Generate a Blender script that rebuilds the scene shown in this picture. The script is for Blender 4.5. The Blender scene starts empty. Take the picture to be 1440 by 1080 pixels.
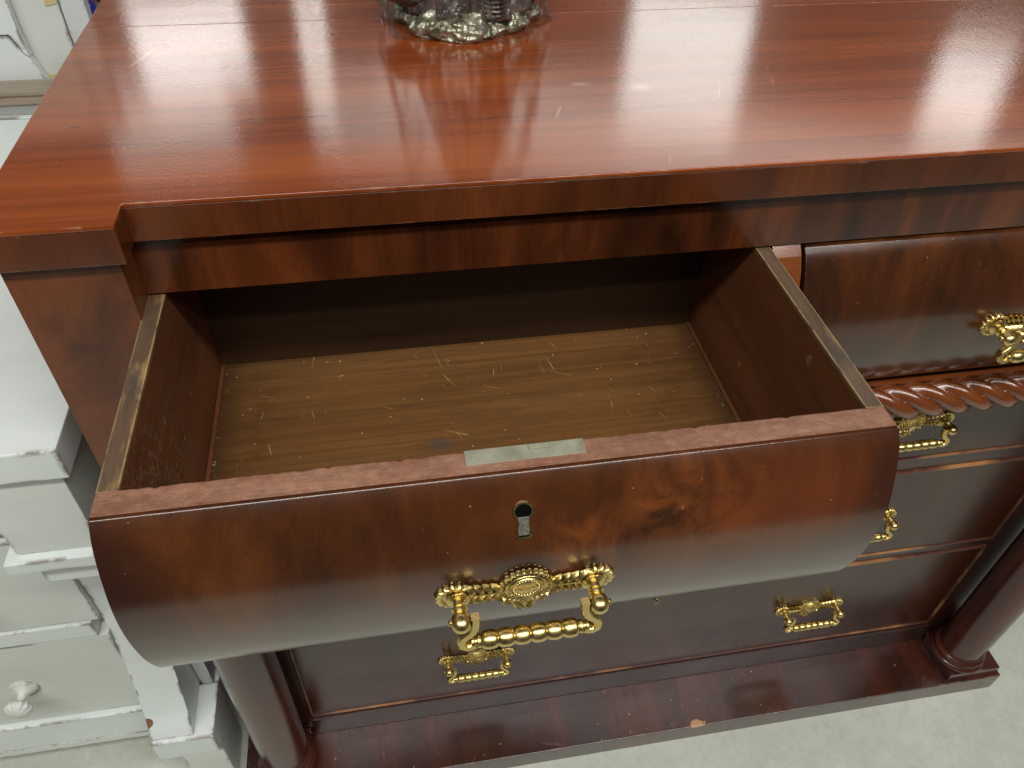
import bpy, bmesh, math, random
from math import sin, cos, pi, radians
from mathutils import Vector, Matrix, noise as mnoise
random.seed(7)
scene = bpy.context.scene
COL = scene.collection

# ------------------------------------------------------------------ camera
F_PX = 1104.9
CX, CY, CZ = -0.3161, -0.4747, 1.2296
RGT = Vector((0.98530, -0.16850, 0.02690))
FWD = Vector((0.14010, 0.70850, -0.69170))
UPV = Vector((0.09750, 0.68530, 0.72170))
camd = bpy.data.cameras.new('camera')
camd.sensor_width = 36.0
camd.lens = F_PX / 1440 * 36
camd.clip_start = 0.02
camd.clip_end = 100
cam = bpy.data.objects.new('camera', camd)
COL.objects.link(cam)
m = Matrix.Identity(4)
for i in range(3):
    m[i][0] = RGT[i]; m[i][1] = UPV[i]; m[i][2] = -FWD[i]
m[0][3], m[1][3], m[2][3] = CX, CY, CZ
cam.matrix_world = m
scene.camera = cam

# ------------------------------------------------------------------ world, exposure, lamps
world = bpy.data.worlds.new('World')
scene.world = world
world.use_nodes = True
bg = world.node_tree.nodes['Background']
bg.inputs[0].default_value = (0.95, 0.93, 0.88, 1)
bg.inputs[1].default_value = 0.06
scene.view_settings.view_transform = 'Standard'
scene.view_settings.look = 'None'
scene.view_settings.exposure = 0.0
scene.view_settings.gamma = 1.0

def area(name, loc, target, sx, sy, radiance, col=(1.0, 0.985, 0.945)):
    d = bpy.data.lights.new(name, 'AREA')
    d.shape = 'RECTANGLE'; d.size = sx; d.size_y = sy
    d.energy = radiance * pi * sx * sy
    d.color = col
    o = bpy.data.objects.new(name, d)
    COL.objects.link(o)
    loc = Vector(loc); dirv = Vector(target) - loc
    o.location = loc
    o.rotation_euler = dirv.to_track_quat('-Z', 'Y').to_euler()
    return o

def mirror_lamp(name, corners, dist, radiance, col=(1.0, 1.0, 0.94)):
    """a bright window or lamp of the hall that is seen mirrored in the polished top: corners (x, y) of
    its reflection there, far left, far right, near right, near left"""
    eye = Vector((CX, CY, CZ)); L = []
    for x, y in corners:
        tp = Vector((x, y, 0.96)); d = (tp - eye).normalized(); d.z = -d.z
        L.append(tp + d * dist)
    c = sum(L, Vector()) / 4; tc = Vector((sum(p[0] for p in corners) / 4, sum(p[1] for p in corners) / 4, .96))
    w = ((L[1] - L[0]).length + (L[2] - L[3]).length) / 2; h = ((L[3] - L[0]).length + (L[2] - L[1]).length) / 2
    area(name, c, tc, w, h, radiance, col)

# strip lights over the aisle in front of the chest, running along it
area('strip_lamp', (-0.2, -1.25, 3.0), (-0.2, -1.25, 0), 4.2, 0.26, 28.5)
area('strip_lamp', (0.3, -3.0, 4.2), (0.3, -3.0, 0), 4.2, 0.2, 26.0)
# windows, tubes and lit ceiling bays at the far side of the hall
mirror_lamp('window_lamp', [(-.062, .36), (.075, .35), (-.020, .085), (-.118, .06)], 6.0, 3.1, (0.95, 1.0, 0.95))
mirror_lamp('window_lamp', [(.190, .172), (.262, .165), (.148, .022), (.088, .017)], 6.0, 3.5, (1.0, 1.0, 0.95))
mirror_lamp('window_lamp', [(-.535, .37), (-.420, .36), (-.422, .188), (-.500, .190)], 6.0, 4.2, (1.0, 0.99, 0.95))
mirror_lamp('tube_lamp', [(-.3800, .40), (-.3735, .40), (-.3545, .08), (-.3590, .08)], 6.0, 6.0)
mirror_lamp('tube_lamp', [(-.3675, .40), (-.3610, .40), (-.3435, .08), (-.3480, .08)], 6.0, 6.0)
for k, (ya, yb, rad) in enumerate(((.115, .085, .22), (.085, .060, .5), (.060, .035, .8), (.035, -.06, 1.0))):
    f = .10 * (.115 - ya) / .1
    mirror_lamp('ceiling_bay_lamp', [(-.26 - f, ya), (.34, ya - .03), (.30, yb - .03), (-.28 - f, yb)], 4.0, rad * 1.25, (1.0, 0.98, 0.93))
mirror_lamp('ceiling_bay_lamp', [(-.52, .165), (-.40, .165), (-.44, .075), (-.50, .075)], 4.0, 1.8, (1.0, 0.98, 0.93))

# ------------------------------------------------------------------ object helpers
def new_mesh(name, bm, mat, smooth=False):
    bmesh.ops.recalc_face_normals(bm, faces=bm.faces[:])
    me = bpy.data.meshes.new(name)
    bm.to_mesh(me); bm.free()
    if mat: me.materials.append(mat)
    if smooth is True:
        for p in me.polygons: p.use_smooth = True
    elif smooth:
        for p in me.polygons: p.use_smooth = True
        try: me.set_sharp_from_angle(angle=radians(smooth))
        except Exception: pass
    return me

def empty(name, loc, label, cat, group=None):
    o = bpy.data.objects.new(name, None); COL.objects.link(o)
    o.empty_display_size = 0.05
    o.location = loc; o['label'] = label; o['category'] = cat
    if group: o['group'] = group
    return o

ORIG = {}
def part(name, bm, mat, parent, smooth=False, label=None):
    """mesh given in world coordinates, parented to `parent`"""
    pw = ORIG.get(parent.name, Vector((0, 0, 0))) if parent else Vector((0, 0, 0))
    for v in bm.verts: v.co -= pw
    o = bpy.data.objects.new(name, new_mesh(name, bm, mat, smooth))
    COL.objects.link(o); o.parent = parent
    ORIG[o.name] = pw
    if smooth and smooth is not True:      # broad faces keep their own normals, only the bevels are rounded
        w = o.modifiers.new('weighted_normals', 'WEIGHTED_NORMAL'); w.keep_sharp = True; w.weight = 80
    if label: o['label'] = label
    return o

def inst(name, me, parent, mat4):
    o = bpy.data.objects.new(name, me); COL.objects.link(o); o.parent = parent
    pw = ORIG.get(parent.name, Vector((0, 0, 0)))
    o.matrix_local = Matrix.Translation(-pw) @ mat4
    return o

def box(bm, x0, x1, y0, y1, z0, z1, bev=0.0, seg=2):
    g = bmesh.ops.create_cube(bm, size=1.0)
    vs = g['verts']
    for v in vs:
        v.co = Vector((x0 + (v.co.x + .5) * (x1 - x0), y0 + (v.co.y + .5) * (y1 - y0), z0 + (v.co.z + .5) * (z1 - z0)))
    if bev:
        es = list({e for v in vs for e in v.link_edges})
        bmesh.ops.bevel(bm, geom=es, offset=bev, segments=seg, profile=0.5, affect='EDGES')
    return bm

def bx(*a, **k): return box(bmesh.new(), *a, **k)

def prism(bm, pts, axis, a, b, bev=0.0, seg=2):
    """closed outline pts (2-D) extruded along axis from a to b"""
    def mk(p, t):
        if axis == 'x': return (t, p[0], p[1])
        if axis == 'y': return (p[0], t, p[1])
        return (p[0], p[1], t)
    A = [bm.verts.new(mk(p, a)) for p in pts]; B = [bm.verts.new(mk(p, b)) for p in pts]
    fs = [bm.faces.new(A), bm.faces.new(B[::-1])]
    n = len(pts)
    for i in range(n): fs.append(bm.faces.new((A[i], B[i], B[(i + 1) % n], A[(i + 1) % n])))
    if bev:
        bmesh.ops.recalc_face_normals(bm, faces=fs)
        es = list({e for f in fs for e in f.edges})
        bmesh.ops.bevel(bm, geom=es, offset=bev, segments=seg, profile=0.5, affect='EDGES')
    return bm

def lathe(bm, prof, n=24, mat=None, sx=1.0, sy=1.0, scal=0, amp=0.0, scal_from=0.0):
    """profile (r, z) round z; optional scalloped rim"""
    mat = mat or Matrix.Identity(4); rings = []
    for r, z in prof:
        ring = []
        for k in range(n):
            a = 2 * pi * k / n
            rr = r
            if scal and r >= scal_from: rr = r * (1 + amp * (abs(cos(scal * a / 2)) - .6))
            ring.append(bm.verts.new(mat @ Vector((rr * cos(a) * sx, rr * sin(a) * sy, z))))
        rings.append(ring)
    for i in range(len(rings) - 1):
        for k in range(n):
            bm.faces.new((rings[i][k], rings[i][(k + 1) % n], rings[i + 1][(k + 1) % n], rings[i + 1][k]))
    bm.faces.new(rings[0][::-1]); bm.faces.new(rings[-1])
    return bm

# ------------------------------------------------------------------ material helpers
class NT:
    def __init__(s, name):
        s.m = bpy.data.materials.new(name); s.m.use_nodes = True
        s.t = s.m.node_tree; s.b = s.t.nodes['Principled BSDF']; s.out = s.t.nodes['Material Output']
        s.co = s.n('ShaderNodeTexCoord').outputs['Object']
    def n(s, ty, **k):
        nd = s.t.nodes.new(ty)
        for a, v in k.items(): setattr(nd, a, v)
        return nd
    def l(s, a, b): s.t.links.new(a, b)
    def map(s, scale=(1, 1, 1), loc=(0, 0, 0), rot=(0, 0, 0), src=None):
        nd = s.n('ShaderNodeMapping'); s.l(src or s.co, nd.inputs[0])
        nd.inputs['Scale'].default_value = scale; nd.inputs['Location'].default_value = loc; nd.inputs['Rotation'].default_value = rot
        return nd.outputs[0]
    def noise(s, vec, scale=1, detail=4, rough=.55, dist=0.0):
        nd = s.n('ShaderNodeTexNoise'); s.l(vec, nd.inputs['Vector'])
        nd.inputs['Scale'].default_value = scale; nd.inputs['Detail'].default_value = detail
        nd.inputs['Roughness'].default_value = rough; nd.inputs['Distortion'].default_value = dist
        return nd.outputs['Fac']
    def ramp(s, fac, stops, interp='LINEAR'):
        nd = s.n('ShaderNodeValToRGB'); s.l(fac, nd.inputs[0]); cr = nd.color_ramp; cr.interpolation = interp
        while len(cr.elements) < len(stops): cr.elements.new(0.5)
        for e, (p, c) in zip(cr.elements, stops):
            e.position = p
            e.color = (c, c, c, 1) if not hasattr(c, '__len__') else (*c, 1)
        return nd.outputs[0]
    def mix(s, fac, a, b, mode='MIX'):
        nd = s.n('ShaderNodeMix', data_type='RGBA', blend_type=mode)
        for sock, v in ((nd.inputs['Factor'], fac), (nd.inputs[6], a), (nd.inputs[7], b)):
            if hasattr(v, 'is_output'): s.l(v, sock)
            elif hasattr(v, '__len__'): sock.default_value = (*v, 1)
            else: sock.default_value = v
        return nd.outputs[2]
    def math(s, op, a, b=0.0, clamp=False):
        nd = s.n('ShaderNodeMath', operation=op); nd.use_clamp = clamp
        for sock, v in ((nd.inputs[0], a), (nd.inputs[1], b)):
            if hasattr(v, 'is_output'): s.l(v, sock)
            else: sock.default_value = v
        return nd.outputs[0]
    def blob(s, c, rad, src=None):
        """soft ellipsoid patch: 1 in the middle, 0 at the rim"""
        mp = s.map(scale=tuple(1 / r for r in rad), loc=tuple(-a / r for a, r in zip(c, rad)), src=src)
        ln = s.n('ShaderNodeVectorMath', operation='LENGTH'); s.l(mp, ln.inputs[0])
        mr = s.n('ShaderNodeMapRange'); mr.interpolation_type = 'SMOOTHSTEP'
        s.l(ln.outputs['Value'], mr.inputs[0])
        mr.inputs[1].default_value = 1.0; mr.inputs[2].default_value = 0.15
        mr.inputs[3].default_value = 0.0; mr.inputs[4].default_value = 1.0
        return mr.outputs[0]
    def edge(s, radius=0.003, gain=4.0):
        """wear mask along edges (bevel normal against true normal)"""
        bv = s.n('ShaderNodeBevel'); bv.samples = 4; bv.inputs['Radius'].default_value = radius
        ge = s.n('ShaderNodeNewGeometry')
        dt = s.n('ShaderNodeVectorMath', operation='DOT_PRODUCT')
        s.l(bv.outputs[0], dt.inputs[0]); s.l(ge.outputs['Normal'], dt.inputs[1])
        return s.math('MULTIPLY', s.math('SUBTRACT', 1.0, dt.outputs['Value']), gain, True)
    def bump(s, h, strength=.2, dist=.001, prev=None):
        nd = s.n('ShaderNodeBump'); s.l(h, nd.inputs['Height'])
        nd.inputs['Strength'].default_value = strength; nd.inputs['Distance'].default_value = dist
        if prev: s.l(prev, nd.inputs['Normal'])
        s.l(nd.outputs[0], s.b.inputs['Normal']); s.l(nd.outputs[0], s.b.inputs['Coat Normal']); return nd.outputs[0]
    def col(s, c):
        if hasattr(c, 'is_output'): s.l(c, s.b.inputs['Base Color'])
        else: s.b.inputs['Base Color'].default_value = (*c, 1)
    def rough(s, r):
        if hasattr(r, 'is_output'): s.l(r, s.b.inputs['Roughness'])
        else: s.b.inputs['Roughness'].default_value = r

def grain_scale(axis, along, across):
    v = [across] * 3; v['xyz'.index(axis)] = along; return tuple(v)

def scratches(t, seed, axis_rot=0.0, amount=.72, scale=(9, 120, 60)):
    """thin streaks"""
    nz = t.noise(t.map(scale=scale, loc=(seed, seed * 1.7, 0), src=t.map(rot=(0, 0, axis_rot))), 1, 2, .5, .4)
    gate = t.noise(t.map(scale=(14, 14, 14), loc=(seed * 3, 1, 0)), 1, 2)
    return t.math('MULTIPLY', t.ramp(nz, [(amount, 0), (amount + .03, 1)]), t.ramp(gate, [(.5, 0), (.6, 1)]))

def wood(name, axis, dark, mid, light, along=3, across=60, fig=4.0, fig_amt=.6, rough=.22, wear=None, wear_amt=.5,
         micro=.06, seed=0.0, extra=None, scr=None, spec=.5, coat=.6, coat_rough=None):
    t = NT(name)
    g = t.noise(t.map(grain_scale(axis, along, across), loc=(seed, seed, seed)), 1, 6, .6, .6)
    f = t.noise(t.map(grain_scale(axis, fig * .45, fig * 2.2), loc=(seed * 2, 0, seed)), 1, 4, .6, 1.2)
    fac = t.math('ADD', t.math('MULTIPLY', g, 1 - fig_amt), t.math('MULTIPLY', f, fig_amt))
    c = t.ramp(fac, [(.33, dark), (.5, mid), (.68, light)])
    # open pores: short dark dashes along the grain
    p = t.noise(t.map(grain_scale(axis, 55, 900), loc=(1, seed, 2)), 1, 2, .5)
    c = t.mix(t.ramp(p, [(.30, .28), (.44, 0)]), c, tuple(x * .5 for x in dark))
    if extra: c = extra(t, c)
    if scr:
        c = t.mix(t.math('MULTIPLY', scratches(t, seed + 3, .3), scr[0]), c, scr[1])
        c = t.mix(t.math('MULTIPLY', scratches(t, seed + 9, -1.2), scr[0]), c, scr[1])
    if wear:
        e = t.edge(.0022, 5.0)
        n = t.noise(t.map((38, 38, 38), loc=(seed, 0, 0)), 1, 5, .65)
        c = t.mix(t.math('MULTIPLY', e, t.ramp(n, [(1 - wear_amt - .06, 0), (1 - wear_amt + .06, 1)])), c, wear)
    t.col(c)
    sm = t.noise(t.map((11, 11, 11), loc=(seed, 4, 0)), 1, 4, .6)
    t.rough(t.ramp(sm, [(.3, rough * .85), (.7, rough * 1.25)]))
    t.b.inputs['Specular IOR Level'].default_value = spec
    t.b.inputs['Coat Weight'].default_value = coat; t.b.inputs['Coat Roughness'].default_value = coat_rough or rough * .8
    b1 = t.noise(t.map(grain_scale(axis, 260, 620)), 1, 3, .65)
    nb = t.bump(b1, micro, .0008)
    b2 = t.noise(t.map(grain_scale(axis, 7, 22)), 1, 2, .5)
    t.bump(b2, .10, .0012, nb)
    return t.m

# ---- mahogany
def top_extra(t, c):
    # broad bands of the boards, a few ring marks, pale rubs
    n = t.noise(t.map((1.1, 13, 1), loc=(3, 2, 0)), 1, 3, .55, .3)
    c = t.mix(t.ramp(n, [(.28, .40), (.55, 0)]), c, (.16, .030, .006))
    n2 = t.noise(t.map((1.3, 17, 1), loc=(8, 5, 0)), 1, 3, .5, .2)
    c = t.mix(t.ramp(n2, [(.50, 0), (.76, .5)]), c, (.44, .112, .020))
    sp = t.noise(t.map((170, 230, 170), loc=(2, 9, 0)), 1, 2)
    c = t.mix(t.ramp(sp, [(.755, 0), (.79, .6)]), c, (.60, .38, .24))
    dk = t.noise(t.map((22, 30, 20), loc=(5, 1, 0)), 1, 3)
    c = t.mix(t.ramp(dk, [(.73, 0), (.77, .55)]), c, (.05, .03, .03))
    pale = t.math('MULTIPLY', t.blob((-0.0965, -0.123, .96), (.013, .010, .05)), .45)
    c = t.mix(pale, c, (.55, .36, .28))
    pale = t.math('MULTIPLY', t.blob((-0.145, -0.112, .96), (.012, .005, .05)), .4)
    c = t.mix(pale, c, (.6, .42, .33))
    return c
M = {}
M['top'] = wood('mahogany_top', 'x', (.160, .031, .0060), (.250, .052, .0090), (.35, .080, .015), along=2.6, across=110, fig=3.0,
                fig_amt=.40, rough=.24, spec=.12, coat=1.0, coat_rough=.055, wear=(.62, .42, .28), wear_amt=.42, micro=.075, seed=1, extra=top_extra, scr=(.4, (.62, .33, .2)))
M['band'] = wood('mahogany_edge_band', 'z', (.045, .013, .005), (.105, .027, .008), (.17, .045, .012), along=6, across=16, fig=5,
                 fig_amt=.75, rough=.24, wear=(.5, .3, .17), wear_amt=.4, seed=4)
M['frieze'] = wood('mahogany_frieze', 'z', (.020, .0065, .003), (.070, .018, .006), (.17, .042, .010), along=7, across=12, fig=6,
                   fig_amt=.8, rough=.22, seed=8)
def pil_extra(t, c):
    n = t.noise(t.map((14, 14, 8), loc=(2, 0, 1)), 1, 4, .6, 1.5)
    return t.mix(t.ramp(n, [(.42, 0), (.76, .6)]), c, (.24, .066, .018))
M['pilaster'] = wood('mahogany_pilaster', 'z', (.045, .014, .006), (.105, .027, .008), (.19, .050, .013), along=5, across=26, fig=7,
                     fig_amt=.6, rough=.30, wear=(.35, .2, .1), wear_amt=.3, seed=12, extra=pil_extra, coat=.25)
def flame(cx, seed):
    def ex(t, c):
        n = t.noise(t.map((17, 17, 13), loc=(seed, 0, seed), rot=(0, .5, 0)), 1, 5, .62, 2.2)
        msk = t.math('MAXIMUM', t.blob((cx + .10, -.45, .845), (.075, .3, .05)), t.math('MULTIPLY', t.blob((cx + .035, -.45, .83), (.05, .3, .04)), .8))
        c = t.mix(t.math('MULTIPLY', msk, t.ramp(n, [(.42, 0), (.66, .75)])), c, (.22, .062, .012))
        n2 = t.noise(t.map((22, 22, 9), loc=(seed + 4, 0, 2), rot=(0, -.4, 0)), 1, 4, .6, 1.5)
        c = t.mix(t.math('MULTIPLY', msk, t.ramp(n2, [(.52, 0), (.62, .8)])), c, (.018, .008, .004))
        warm = t.blob((cx + .17, -.45, .84), (.10, .3, .05))
        c = t.mix(t.math('MULTIPLY', warm, .45), c, (.16, .036, .010))
        # darkened ends, dark patches at the handle posts and medallion
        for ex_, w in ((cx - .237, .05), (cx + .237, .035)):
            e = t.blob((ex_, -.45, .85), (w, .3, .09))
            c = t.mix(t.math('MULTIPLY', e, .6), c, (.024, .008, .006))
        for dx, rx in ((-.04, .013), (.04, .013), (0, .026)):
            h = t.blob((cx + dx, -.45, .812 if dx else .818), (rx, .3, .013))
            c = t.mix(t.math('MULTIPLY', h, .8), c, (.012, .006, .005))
        sp = t.noise(t.map((300, 300, 300), loc=(2, 9, 0)), 1, 1)
        return t.mix(t.ramp(sp, [(.79, 0), (.82, .45)]), c, (.45, .3, .22))
    return ex
def bow_wood(name, cx, seed):
    return wood(name, 'z', (.022, .0074, .0024), (.061, .0172, .0042), (.112, .0325, .0070), along=5, across=45, fig=4.5, fig_amt=.72, coat=.42,
                rough=.20, wear=(.42, .24, .15), wear_amt=.35, seed=seed, extra=flame(cx, seed))
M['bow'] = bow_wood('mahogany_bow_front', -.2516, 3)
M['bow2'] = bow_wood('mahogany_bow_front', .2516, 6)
M['front'] = wood('mahogany_drawer_front', 'z', (.022, .0066, .0034), (.040, .0108, .0044), (.060, .0160, .0058), along=4, across=40, fig=3,
                  fig_amt=.5, rough=.24, seed=17, spec=.5, coat=.34)
def plinth_extra(t, c):
    n = t.noise(t.map((26, 1.5, 1), loc=(1, 0, 0)), 1, 3, .6, .2)
    c = t.mix(t.ramp(n, [(.38, .6), (.54, 0)], ), c, (.022, .007, .005))
    c = t.mix(t.ramp(n, [(.52, 0), (.72, .5)]), c, (.095, .021, .011))
    sp = t.noise(t.map((170, 170, 170), loc=(2, 9, 0)), 1, 1)
    c = t.mix(t.ramp(sp, [(.77, 0), (.79, .7)]), c, (.6, .5, .42))
    b = t.math('ADD', t.blob((.077, -.290, .04), (.022, .011, .008)), t.math('MULTIPLY', t.math('SUBTRACT', t.noise(t.map((120, 120, 120)), 1, 4, .7), .5), 1.8))
    return t.mix(t.ramp(b, [(.46, 0), (.52, .9)]), c, (.48, .25, .10))
M['plinth'] = wood('mahogany_plinth', 'y', (.024, .007, .0045), (.044, .0112, .0062), (.066, .0165, .008), along=4, across=60, fig=4, fig_amt=.6,
                   rough=.24, wear=(.55, .40, .28), wear_amt=.40, seed=21, extra=plinth_extra, scr=(.25, (.3, .16, .12)))
M['dark'] = wood('mahogany_dark', 'x', (.016, .006, .005), (.030, .009, .006), (.045, .012, .008), along=4, across=40, rough=.32, seed=23)
M['column'] = wood('mahogany_column', 'z', (.030, .008, .006), (.058, .014, .008), (.095, .024, .010), along=4, across=30, fig=5, fig_amt=.7,
                   rough=.22, seed=27, coat=.3)
M['rope'] = wood('mahogany_rope', 'x', (.08, .020, .006), (.14, .036, .009), (.20, .056, .012), along=20, across=40, rough=.20, seed=29)
def bead_extra(t, c):
    n = t.noise(t.map((5, 5, 9), loc=(4, 0, 2)), 1, 4, .65)
    return t.mix(t.ramp(n, [(.46, 0), (.58, .9)]), c, (.42, .19, .07))
M['bead'] = wood('mahogany_bead', 'x', (.045, .014, .008), (.08, .024, .012), (.12, .04, .018), along=6, across=60, rough=.4, seed=31, extra=bead_extra)
# ---- drawer insides
def oak_extra(t, c):
    w = t.n('ShaderNodeTexWave', wave_type='RINGS', rings_direction='Y')
    t.l(t.map((3.0, 14, 3), loc=(.75, -.9, 0)), w.inputs[0])
    w.inputs['Scale'].default_value = 4; w.inputs['Distortion'].default_value = 5; w.inputs['Detail'].default_value = 3; w.inputs['Detail Scale'].default_value = 1.2
    c = t.mix(t.ramp(w.outputs['Fac'], [(.0, .22), (.16, 0)]), c, (.055, .028, .012))
    st = t.noise(t.map((2.5, 16, 9), loc=(7, 3, 0)), 1, 4, .6)
    c = t.mix(t.ramp(st, [(.50, 0), (.78, .45)]), c, (.08, .042, .018))
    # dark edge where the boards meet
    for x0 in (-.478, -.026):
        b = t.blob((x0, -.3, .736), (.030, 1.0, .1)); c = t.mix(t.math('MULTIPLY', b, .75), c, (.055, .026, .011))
    ink = t.blob((-.288, -.292, .736), (.016, .010, .1)); c = t.mix(t.math('MULTIPLY', ink, .6), c, (.05, .05, .055))
    for sd, rt, sc in ((2, 1.35, (14, 380, 40)), (5, 1.75, (22, 420, 40)), (8, 1.15, (26, 460, 40)), (11, .4, (24, 430, 40))):
        c = t.mix(t.math('MULTIPLY', scratches(t, sd, rt, .715, sc), .5), c, (.52, .36, .14))
    sp = t.noise(t.map((150, 190, 150), loc=(2, 9, 0)), 1, 2)
    c = t.mix(t.ramp(sp, [(.735, 0), (.76, .75)]), c, (.50, .35, .15))
    # crumbs and dust gathered along the sides
    d = t.math('MAXIMUM', t.blob((-.4735, -.33, .736), (.010, .6, .1)), t.blob((-.0295, -.33, .736), (.010, .6, .1)))
    cr = t.noise(t.map((210, 210, 150), loc=(5, 2, 0)), 1, 3, .7)
    return t.mix(t.math('MULTIPLY', d, t.ramp(cr, [(.60, 0), (.72, .6)])), c, (.42, .32, .18))
M['oak'] = wood('oak_drawer_bottom', 'x', (.090, .038, .0120), (.135, .060, .0180), (.180, .084, .027), along=2.5, across=160, fig=4, fig_amt=.35,
                rough=.36, coat=.15, spec=.35, micro=.15, seed=33, extra=oak_extra)
def side_extra(t, c):
    n = t.noise(t.map((240, 240, 240)), 1, 3, .7)
    g = t.blob((-.478, -.43, .80), (.03, .17, .14))
    return t.mix(t.math('MULTIPLY', g, t.ramp(n, [(.48, 0), (.66, .75)])), c, (.30, .17, .11))
M['inside'] = wood('brown_drawer_side', 'y', (.075, .026, .011), (.130, .045, .018), (.180, .065, .026), along=5, across=50, rough=.42, micro=.2, coat=0, spec=.3,
                   seed=35, extra=side_extra, scr=(.6, (.36, .22, .1)))
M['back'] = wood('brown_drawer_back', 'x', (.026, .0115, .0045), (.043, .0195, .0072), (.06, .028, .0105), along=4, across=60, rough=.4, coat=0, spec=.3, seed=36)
def rim_extra(t, c):
    n = t.noise(t.map((60, 14, 60), loc=(2, 4, 0)), 1, 5, .65)
    c = t.mix(t.ramp(n, [(.52, 0), (.66, .8)]), c, (.34, .20, .075))
    n = t.noise(t.map((40, 22, 40), loc=(8, 1, 0)), 1, 4, .6)
    return t.mix(t.ramp(n, [(.5, 0), (.62, .7)]), c, (.05, .042, .038))
M['rim'] = wood('worn_drawer_rim', 'y', (.055, .034, .021), (.098, .060, .036), (.15, .093, .050), along=6, across=80, rough=.42, seed=37,
                extra=rim_extra, wear=(.62, .42, .18), wear_amt=.55)
def lip_extra(t, c):
    n = t.noise(t.map((130, 180, 130), loc=(2, 4, 0)), 1, 5, .7)
    c = t.mix(t.ramp(n, [(.34, .4), (.48, 0)]), c, (.13, .05, .03))
    return t.mix(t.ramp(n, [(.50, 0), (.68, .35)]), c, (.44, .25, .18))
M['lip'] = wood('worn_drawer_lip', 'x', (.165, .075, .042), (.235, .112, .066), (.31, .160, .100), along=14, across=90, rough=.32, micro=.3, seed=39,
                extra=lip_extra, wear=(.12, .03, .02), wear_amt=.5)
# ---- metals
def metal(name, c0, c1, rough, crevice_col=(.10, .06, .015), scale=220):
    t = NT(name)
    n = t.noise(t.map((scale,) * 3), 1, 3, .6)
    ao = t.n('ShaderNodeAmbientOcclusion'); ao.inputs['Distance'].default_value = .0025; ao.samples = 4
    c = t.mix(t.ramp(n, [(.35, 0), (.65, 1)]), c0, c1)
    c = t.mix(t.ramp(ao.outputs['AO'], [(.25, .8), (.7, 0)]), c, crevice_col)   # darker colour mixed in where surfaces lie close together
    t.col(c); t.b.inputs['Metallic'].default_value = 1.0
    t.rough(t.ramp(n, [(.3, rough * .8), (.7, rough * 1.4)]))
    t.bump(t.noise(t.map((scale * 2,) * 3), 1, 2), .10, .0004)
    return t.m
M['brass'] = metal('polished_brass', (.62, .47, .17), (.78, .61, .26), .27)
M['copper_brass'] = metal('coppery_brass', (.72, .43, .16), (.84, .56, .20), .26)
t = NT('dull_lock_brass'); n = t.noise(t.map((60, 60, 60)), 1, 4, .6)
t.col(t.ramp(n, [(.3, (.24, .23, .17)), (.7, (.42, .41, .31))])); t.b.inputs['Metallic'].default_value = .35; t.rough(.55)
t.bump(n, .2, .0006); M['lock'] = t.m
t = NT('dull_lock_pin'); n = t.noise(t.map((400, 400, 90)), 1, 4, .6)
t.col(t.ramp(n, [(.3, (.09, .09, .07)), (.7, (.26, .255, .20))])); t.b.inputs['Metallic'].default_value = .4; t.rough(.5); M['pin'] = t.m
M['steel'] = metal('grey_lock_steel', (.30, .30, .25), (.44, .43, .36), .42, (.1, .1, .08), 90)
t = NT('keyhole_black'); t.col((.004, .004, .004)); t.rough(.9); t.b.inputs['Specular IOR Level'].default_value = 0; M['black'] = t.m

# ---- white chalk paint
def paint(name, c0, c1, chip=(.11, .06, .035), chip_amt=.47, rough=.5, seed=0, spot=None):
    t = NT(name)
    n = t.noise(t.map((6, 9, 9), loc=(seed, 0, 0)), 1, 5, .6)
    c = t.mix(t.ramp(n, [(.35, 0), (.65, 1)]), c0, c1)
    br = t.noise(t.map((4, 90, 90), loc=(seed, 2, 0)), 1, 3, .6)
    c = t.mix(t.ramp(br, [(.60, 0), (.75, .25)]), c, tuple(x * .75 for x in c0))
    e = t.edge(.006, 22.0)
    nn = t.noise(t.map((26, 26, 26), loc=(seed, 1, 0)), 1, 6, .7)
    c = t.mix(t.math('MULTIPLY', e, t.ramp(nn, [(1 - chip_amt - .05, 0), (1 - chip_amt + .03, 1)])), c, chip)
    if spot:      # bare wood where the paint has come off
        b = t.math('ADD', t.blob(*spot), t.math('MULTIPLY', t.math('SUBTRACT', nn, .5), 1.6))
        c = t.mix(t.ramp(b, [(.44, 0), (.50, 1)]), c, (.20, .10, .05))
    t.col(c); t.rough(rough)
    t.bump(br, .25, .0006)
    return t.m
M['white'] = paint('chalky_white_paint', (.64, .69, .67), (.71, .76, .735), seed=1)
M['leg'] = paint('chalky_white_paint', (.64, .69, .67), (.71, .76, .735), seed=1, spot=((.268, -.319, .196), (.014, .05, .013)))
M['cream'] = paint('cream_white_paint', (.59, .62, .565), (.66, .69, .635), seed=5)
M['grey_white'] = paint('grey_white_paint', (.54, .575, .56), (.62, .655, .64), seed=9)
t = NT('bare_wood_chip'); t.col((.20, .10, .05)); t.rough(.7); M['chip'] = t.m
t = NT('yellowed_patch'); t.col((.58, .46, .22)); t.rough(.5); M['yellow'] = t.m

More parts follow.
